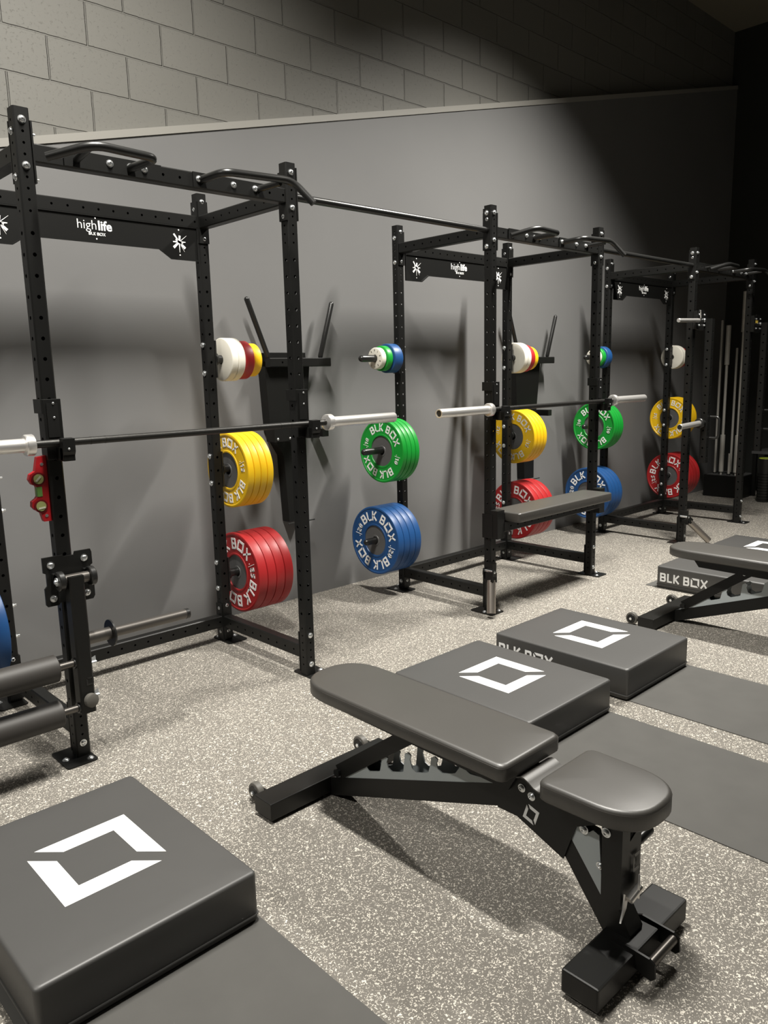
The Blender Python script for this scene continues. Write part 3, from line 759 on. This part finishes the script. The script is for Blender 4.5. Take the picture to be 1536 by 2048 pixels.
    # ladder plate with hooks on the spine
    base0 = Vector((0, Y(-0.93), 0.062)); d = (Vector((0, Y(-1.70), 0.338)) - base0); L = d.length; d.normalize(); up = Vector((0, -d.z, d.y)) if d.y > 0 else Vector((0, d.z, -d.y))
    pr = [(0.0, 0), (0.08, 0.024), (0.14, 0.030)]
    for k in range(5):
        x = 0.150 + k * 0.113; h = (0.060, 0.083, 0.092, 0.080, 0.066)[k]; b_ = 0.030
        pr += [(x, b_), (x + 0.012, b_ + .002), (x + 0.032, h - .020), (x + 0.040, h - .004), (x + 0.056, h), (x + 0.066, h - 0.010), (x + 0.056, h - 0.022), (x + 0.056, b_ + 0.012), (x + 0.070, b_)]
    pr += [(L, 0)]
    m = MB()
    for sx in (-0.030, 0.026): m.prism(pr, base0 + Vector((sx, 0, 0)), d, up, -0.004 if (d.cross(up)).x < 0 else 0.004)
    m.build('angle_ladder', GREY, t)
    # support strut and pad carrier
    a = Vector((0, Y(-0.975), 0.105)); b = Vector((0, Y(-1.315), 0.352))
    m = MB(); m.obox(a, b - a, (1, 0, 0), (b - a).length, 0.068, 0.050); st = m.build('support_strut', BLK, t)
    m = MB(); m.cyl((-0.045, a.y, a.z), (0.045, a.y, a.z), 0.014, 16); m.build('catch_pin', BLK2, st)
    put(BOLT, 'bolt', (-0.034, Y(-1.30), 0.345), '-x', st, 0.8)
    m = MB(); m.prism([(Y(-1.02), .398), (Y(-1.06), .345), (Y(-1.70), .335), (Y(-1.735), .398)], (-0.05, 0, 0), (0, 1, 0), (0, 0, 1), 0.10); m.build('pad_carrier', BLK, t)
    return t
bench1 = make_bench(); bench1.location = (0.520, -1.4, 0)
tag(bench1, 'black padded workout bench in the foreground with round seat and rear wheels', 'workout bench', 'adjustable benches')
bench2 = copy_tree(bench1); bench2.location = (3.085, -1.385, 0); bench2['label'] = 'second black padded bench farther back, cut off by the right edge'

# ------------------------------------------------------------------ padded seat across the middle rack
t = thing('rack_seat', 'narrow black padded seat mounted across the front of the middle rack', 'seat', (S2, 0, 0))
P = round_rect(0.045, W_ - 0.045, -0.185, 0.04, 0.015, 4)
m = MB(); cushion(m, P, 0.555, 0.612, r=0.010, crown=0.002); m.build('seat_pad', VINYL, t, smooth=50)
m = MB(); m.tube((HS + .004, -0.058, 0.522), (1, 0, 0), (0, 1, 0), W_ - 2 * HS - .008, 0.055, 0.06, [(0.06 + 0.07 * k, 0.006) for k in range(14)], []); m.build('seat_beam', BLK, t)
for x in (0, W_):
    m = MB(); m.box(x - HS - 0.006, x + HS + 0.006, -HS - 0.056, -HS - 0.001, 0.455, 0.625, 0.002); m.box(x - HS - 0.008, x - HS - 0.001, -HS - .02, HS + 0.004, 0.455, 0.60); m.build('bracket', BLK, t)

# ------------------------------------------------------------------ leg roller attachment on the nearest rack
t = thing('roller_attachment', 'hinged black attachment with two foam rollers low on the nearest upright', 'leg roller attachment', (0, 0, 0))
pl = [(-0.086, .806), (-0.012, .806), (-0.008, .800), (0.03, .800), (0.034, .812), (0.092, .812), (0.096, .80), (0.096, .755), (0.088, .75), (0.088, .69), (0.096, .685), (0.096, .632), (0.088, .62), (0.035, .62), (0.03, .63), (-0.035, .63), (-0.04, .622), (-0.08, .622), (-0.086, .63), (-0.086, .69), (-0.076, .70), (-0.076, .745), (-0.086, .75)]
m = MB(); m.prism(pl, (0, -HS - .001, 0), (1, 0, 0), (0, 0, 1), 0.008); q = m.build('mounting_plate', BLK, t)
for x, z in ((-0.058, .775), (0.066, .782), (-0.058, .65), (0.066, .648)): put(BOLT, 'bolt', (x, -HS - 0.009, z), '-y', q)
m = MB(); m.cyl((-0.045, -0.085, 0.722), (0.055, -0.085, 0.722), 0.020, 20); m.build('hinge_pin', DCHROME, t, smooth=40)
for x in (-0.058, 0.056):
    m = MB(); m.cyl((x, -0.085, 0.722), (x + 0.022, -0.085, 0.722), 0.036, 24, 0.003); m.box(x, x + 0.022, -0.085, -0.034, 0.700, 0.744); b = m.build('bearing', BLK2, t, smooth=40)
    m = MB(); m.lathe([(0, .016), (.004, .016), (.004, .008), (.010, .007)], (x, -0.085, 0.722), (-1, 0, 0), 16); m.build('set_collar', ZINC, b)
m = MB(); m.tube((0, -0.092, 0.212), (0, 0, 1), (1, 0, 0), 0.525, 0.056, 0.056, [], [], c=0.006); arm = m.build('arm', BLK, t)
m = MB(); s_ = 0.028
for poly in bracket(): m.prism([((x - .5) * s_, (y - .5) * s_ * 1.1) for x, y in poly], (0.012, -0.1205, 0.335), (1, 0, 0), (0, 0, 1), 0.0006)
m.build('logo', BLK2, arm)
for z in (0.408, 0.233):
    m = MB(); m.cyl((-0.45, -0.094, z), (-0.028, -0.094, z), 0.0135, 18); r_ = m.build('roller_rod', DCHROME, t, smooth=40)
    m = MB(); m.lathe([(0, 0.014), (0, 0.044), (0.004, 0.05), (0.36, 0.05), (0.364, 0.044), (0.364, 0.014)], (-0.094, -0.094, z), (-1, 0, 0), 36); m.build('foam_roller', FOAM, t, smooth=35)
    m = MB(); m.lathe([(0, .021), (.004, .021)], (-0.0885, -0.094, z), (-1, 0, 0), 20); m.build('washer', ZINC, r_)
    m = MB(); m.lathe([(0, .020), (.006, .020)], (-0.034, -0.094, z), (1, 0, 0), 20); m.build('collar', BLK2, r_)
m = MB(); m.lathe([(0, .026), (.018, .026), (.020, .023)], (0.006, -0.118, 0.262), (0.2, -1, 0), 24); m.build('end_plug', GUM, t, smooth=35)
for z in (0.392, 0.262):
    m = MB(); m.cyl((0.026, -0.094, z), (0.052, -0.094, z), 0.007, 12)
    for s in (-1, 1): m.prism([(0, 0), (0.004, 0.018 * s), (0.022, 0.024 * s), (0.020, 0.008 * s), (0.012, 0)], (0.032, -0.094, z), (1, 0, 0), (0, 0.5 * s, 1), 0.003)
    m.build('wing_nut', ZINC, t)
m = MB(); m.cyl((0.028, -0.062, 0.478), (0.132, -0.062, 0.478), 0.0245, 24); m.cyl((0.13, -0.062, 0.478), (0.455, -0.062, 0.478), 0.0205, 24, 0.003)
hn = m.build('loading_horn', DCHROME, t, smooth=40)
m = MB(); m.lathe([(0, .04), (.0, .052), (.006, .052), (.006, .02)], (0.128, -0.062, 0.478), (1, 0, 0), 32); m.build('stop_disc', BLK2, hn, smooth=35)
m = MB(); m.lathe([(0, .0215), (.014, .0215), (.018, .016)], (0.45, -0.062, 0.478), (1, 0, 0), 24); m.build('end_cap', BLK2, hn, smooth=35)

# ------------------------------------------------------------------ spirit level
t = thing('spirit_level', 'small red spirit level stuck upright on the nearest rack post', 'spirit level', (0, 0, 0))
y0 = HS + 0.0005
pl = [(0, .934), (0.030, .934), (0.033, .942), (0.040, .972), (0.058, .978), (0.070, .992), (0.068, 1.010), (0.052, 1.020), (0.046, 1.028), (0.046, 1.060), (0.048, 1.066), (0.062, 1.072), (0.072, 1.090), (0.066, 1.108), (0.046, 1.118), (0.034, 1.168), (0, 1.172)]
m = MB(); m.prism([(-y0 - a * .92, b) for a, b in pl], (0, -0.012, 0), (1, 0, 0), (0, 0, 1), -0.022); bd = m.build('body', REDL, t)
for z in (1.090, 0.992):
    m = MB(); m.cyl((-y0 - 0.034, -0.0115, z), (-y0 - 0.034, -0.015, z), 0.024, 28); q = m.build('vial_housing', mat('dark_red_ring', (0.12, 0.004, 0.006), 0.4), t)
    m = MB(); m.cyl((-y0 - 0.034, -0.015, z), (-y0 - 0.034, -0.017, z), 0.0175, 24); m.build('vial', VIAL, q)
    m = MB(); m.obox((-y0 - 0.044, -0.0175, z - 0.008), (1, 0, 1) if z > 1.05 else (1, 0, 0.1), (0, 1, 0), 0.024, 0.002, 0.006); m.build('bubble_tube', GLASSY, q)
m = MB(); m.box(-y0 - 0.043, -y0 - 0.024, -0.014, 0.008, 1.026, 1.062, 0.002); m.build('middle_vial', mat('green_window', (0.12, 0.25, 0.06), 0.3), t)
for z in (1.142, 0.955):
    m = MB(); m.cyl((-y0 - 0.017, -0.0115, z), (-y0 - 0.017, -0.0135, z), 0.0058, 14); m.build('rivet', ZINC, t)

# ------------------------------------------------------------------ landmine swivels
def landmine(label, x, y, z, tip):
    t = thing('landmine_swivel', label, 'landmine attachment', (0, 0, 0), 0, 'landmine swivels')
    m = MB(); m.box(x - 0.006, x + 0.034, y - 0.012, y + 0.045, z - 0.03, z + 0.075, 0.003); m.build('bracket', BLK, t)
    for dy in (-0.030, 0.040):
        m = MB(); m.prism([(-0.018, 0.03), (0.012, 0.03), (0.016, -0.005), (0.006, -0.045), (-0.014, -0.045), (-0.022, 0.0)], (x - 0.012, y + dy, z + 0.015), (1, 0, 0), (0, 0, 1), 0.006); q = m.build('lug', BLK, t)
        put(BOLT, 'bolt', (x - 0.014, y + dy - 0.001, z + 0.028), '-y', q, 0.9)
    m = MB(); m.cyl((x - 0.012, y - 0.028, z + 0.028), (x - 0.012, y + 0.04, z + 0.028), 0.009, 12); m.build('pivot_pin', ZINC, t)
    a = Vector((x - 0.010, y - 0.006, z + 0.02)); b = Vector(tip); d = (b - a).normalized()
    m = MB(); m.obox(a, d, (0, 1, 0), 0.056, 0.050, 0.046); m.build('yoke', BLK, t)
    m = MB(); s = a + d * 0.045; L = (b - s).length
    m.lathe([(0, .026), (L, .026), (L, .022), (L - 0.03, .022), (L - .03, .0)], s, d, 28); m.build('bar_tube', STEELT, t, smooth=35)
    return t
landmine('steel landmine tube pointing at the floor from the middle rack corner post', 2.472, -0.050, 0.235, (2.398, -0.108, 0.030))
landmine('steel landmine tube slanting down from the farthest rack corner post', 4.995, -0.045, 0.20, (5.135, -0.185, 0.024))

# ------------------------------------------------------------------ wall-mounted dip station
def make_dip():
    t = thing('dip_station', 'x', 'dip station')
    m = MB(); m.prism([(-0.125, 1.49), (0.125, 1.49), (0.08, 1.10), (0.05, 0.95), (0.05, 0.53), (-0.08, 0.53), (-0.10, 0.95), (-0.19, 1.10), (-0.21, 1.49)], (0, YW - 0.075, 0), (1, 0, 0), (0, 0, 1), -0.072); m.build('back_board', BLK, t)
    m = MB(); m.tube((-0.205, YW - 0.10, 1.513), (1, 0, 0), (0, 1, 0), 0.465, 0.05, 0.053, [(0.09, .006)], []); m.build('cross_beam', BLK, t)
    m = MB(); m.box(-0.19, 0.10, YW - 0.072, YW - 0.012, 1.52, 1.572); m.build('rear_beam', BLK, t)
    for x0, x1 in ((-0.19, -0.335), (0.20, 0.305)):
        m = MB(); m.rod((x0, YW - 0.09, 1.535), (x1, YW - 0.10, 1.885), 0.0155, 18); m.build('dip_horn', BLK2, t, smooth=40)
    m = MB(); m.box(-0.225, -0.09, YW - 0.16, YW - 0.076, 1.045, 1.13, 0.003); q = m.build('clamp', BLK, t)
    for x in (-0.20, -0.11): put(BOLT, 'bolt', (x, YW - 0.16, 1.062), '-y', q, 0.6)
    m = MB(); m.box(0.16, 0.21, YW - 0.14, YW - 0.012, 1.05, 1.10, 0.004); m.build('side_stop', BLK, t)
    m = MB(); m.cyl((-0.11, YW - 0.10, 0.525), (0.10, YW - 0.10, 0.525), 0.004, 8); m.build('stop_pin', BLK2, t)
    return t
dp = make_dip(); dp.location = (1.875, 0, 0); tag(dp, 'black wall-mounted dip station with two upright horns between nearest and middle racks', 'dip station', 'wall-mounted dip stations')
d2 = copy_tree(dp); d2.location = (4.33, 0, 0); d2['label'] = 'black wall-mounted dip station half hidden by plates of the middle rack'

# ------------------------------------------------------------------ lever arms on the farthest rack
def make_lever():
    t = thing('lever_arm', 'x', 'lever arm')
    oc = [(0.075 * math.cos(math.radians(22.5 + 45 * k)) * 1.25, 0.085 * math.sin(math.radians(22.5 + 45 * k))) for k in range(8)]
    m = MB(); m.prism(oc, (0.055, -0.052, 1.79), (1, 0, 0), (0, 0, 1), 0.008); m.box(-0.03, 0.10, -0.058, -0.028, 1.72, 1.86); q = m.build('pivot_bracket', BLK, t)
    for a in (45, 135, 225, 315): put(BOLT, 'bolt', (0.055 + 0.062 * math.cos(math.radians(a)), -0.060, 1.79 + 0.058 * math.sin(math.radians(a))), '-y', q, 0.7)
    put(BOLT, 'pivot_bolt', (0.10, -0.062, 1.79), '-y', q, 1.3)
    m = MB(); m.tube((0.115, -0.100, 0.66), (0, 0, 1), (1, 0, 0), 1.14, 0.055, 0.055, [(0.05 + .0705 * k, .007) for k in range(15)], [(0.05 + .0705 * k, .007) for k in range(15)], c=.005); m.build('arm_tube', BLK, t)
    m = MB(); m.path([(0.14, -0.13, 1.03), (0.145, -0.20, 1.03), (0.145, -0.20, 0.86), (0.14, -0.13, 0.86)], 0.010, 12, corner=0.03); m.build('grip', BLK2, t, smooth=40)
    return t
lv = make_lever(); lv.location = (S3, 0, 0); tag(lv, 'black lever arm with chrome pin on the left front post of the farthest rack', 'lever arm', 'lever arms on the farthest rack')
lv2 = copy_tree(lv); lv2.location = (S3 + W_, 0, 0); lv2['label'] = 'black lever arm with yellow sticker on the right post of the farthest rack'
m = MB(); m.box(-0.005, 0.045, -0.0615, -0.0605, 1.795, 1.818); m.build('sticker', YEL, lv2)
m = MB(); m.cyl((-0.36, -0.07, 1.775), (-0.02, -0.07, 1.785), 0.015, 18, .002); m.path([(0.0, -0.075, 1.80), (-0.02, -0.08, 1.86)], .005, 8); m.build('chrome_pin', CHROME, lv, smooth=40)
m = MB(); m.cyl((-0.325, -0.10, 0.975), (0.02, -0.10, 0.985), 0.022, 24, .002); sl = m.build('plate_sleeve', CHROME, lv, smooth=40)
m = MB(); m.cyl((0.0, -0.10, 0.984), (0.03, -0.10, 0.985), 0.040, 24, .003); m.cyl((0.02, -.10, .985), (0.095, -.10, .985), .02); m.build('sleeve_flange', BLK2, sl, smooth=40)
m = MB(); m.cyl((-0.3285, -0.10, 0.975), (-0.3245, -0.10, 0.975), 0.018, 20); m.build('sleeve_cap', BLK2, sl)

# ------------------------------------------------------------------ bar stand with bars in the dark corner
t = thing('bar_stand', 'low black box stand holding upright bars in the dark corner', 'bar stand', (7.48, 0.50, 0))
m = MB(); m.box(0, 0.40, 0, 0.42, 0.0, 0.24, 0.004); m.build('box', BLK, t)
m = MB(); m.box(0.02, 0.38, 0.02, 0.40, 0.24, 0.243); m.build('top_plate', HUB, t)
def bar_up(x, y, z1, style, label, lean=(0, 0)):
    t = thing('storage_bar', label, 'bar', (x, y, 0.2435), 0, 'bars standing in the corner stand')
    t.rotation_euler = (lean[0], lean[1], 0)
    H = z1 - 0.2435
    if style == 'sleeved':
        m = MB(); m.cyl((0, 0, 0), (0, 0, 0.03), 0.012, 14); m.cyl((0, 0, 0.03), (0, 0, 0.44), 0.025, 18, .003); m.build('sleeve', SATIN, t, smooth=40)
        m = MB(); m.cyl((0, 0, 0.44), (0, 0, H - 0.42), 0.015, 14); m.build('shaft', SATIN, t, smooth=40)
        m = MB(); m.cyl((0, 0, H - 0.42), (0, 0, H), 0.025, 18, .003); m.build('sleeve', SATIN, t, smooth=40)
    else:
        m = MB(); m.cyl((0, 0, 0), (0, 0, H), 0.013, 14, .002); m.build('shaft', DCHROME if style == 'dark' else SATIN, t, smooth=40)
        m = MB(); m.cyl((0, 0, 0.0), (0, 0, 0.012), 0.020, 14); m.build('foot', BLK2, t)
bar_up(7.55, 0.76, 1.86, 'sleeved', 'tall chrome bar with thick sleeves, leftmost in the corner stand')
bar_up(7.55, 0.60, 2.20, 'sleeved', 'tallest chrome bar with thick sleeves, right front in the corner stand', (0, 0.0))
bar_up(7.62, 0.86, 1.92, 'plain', 'plain slim chrome bar at the back left of the corner stand')
bar_up(7.70, 0.72, 1.62, 'plain', 'plain chrome bar in the middle of the corner stand')
bar_up(7.80, 0.62, 1.75, 'dark', 'dark steel bar at the right of the corner stand')
bar_up(7.56, 0.68, 0.48, 'plain', 'short stubby handle bar between two tall bars in the corner stand')

for k, (x, y, h, r, lb) in enumerate(((7.47, 0.26, 0.46, 0.072, 'upright black ribbed foam roller with pale label, nearer the corner stand'), (7.42, 0.08, 0.36, 0.072, 'shorter black ribbed foam roller at the very right edge'))):
    t = thing('foam_roller', lb, 'foam roller', (x, y, 0), 0, 'foam rollers standing on the floor')
    prof = [(0, r - .008)]; z = 0.004
    prof.append((z, r))
    while z < h * 0.62:
        prof += [(z, r), (z + 0.016, r), (z + 0.019, r - 0.006), (z + 0.024, r - 0.006), (z + 0.027, r)]; z += 0.03
    prof += [(h - 0.004, r), (h, r - 0.006), (h, r * 0.6), (h - 0.03, r * 0.58)]
    m = MB(); m.lathe(prof, (0, 0, 0), (0, 0, 1), 36); m.build('roller_body', BLK2, t, smooth=35)
    m = MB(); m.lathe([(h - .001, r * .62), (h + .004, r * .66), (h + .004, r * .92), (h - .001, r * .95)], (0, 0, 0), (0, 0, 1), 36); m.build('rim', LIME, t, smooth=35)
    m = MB(); m.box(-r * .55, -r * .05, -r - 0.0015, -r * .8, h * .72, h * .84); m.build('label_patch', WHITE, t)

t = thing('low_table', 'low dark table edge at the right edge behind the foam rollers', 'table', (7.75, 0.1, 0))
m = MB(); m.box(0, 0.42, -0.35, 0.42, 0.47, 0.50, 0.003); m.build('table_top', HUB, t)
for x in (0.03, 0.39):
    for y in (-0.32, 0.39):
        m = MB(); m.box(x - .02, x + .02, y - .02, y + .02, 0, 0.47); m.build('leg', BLK, t)
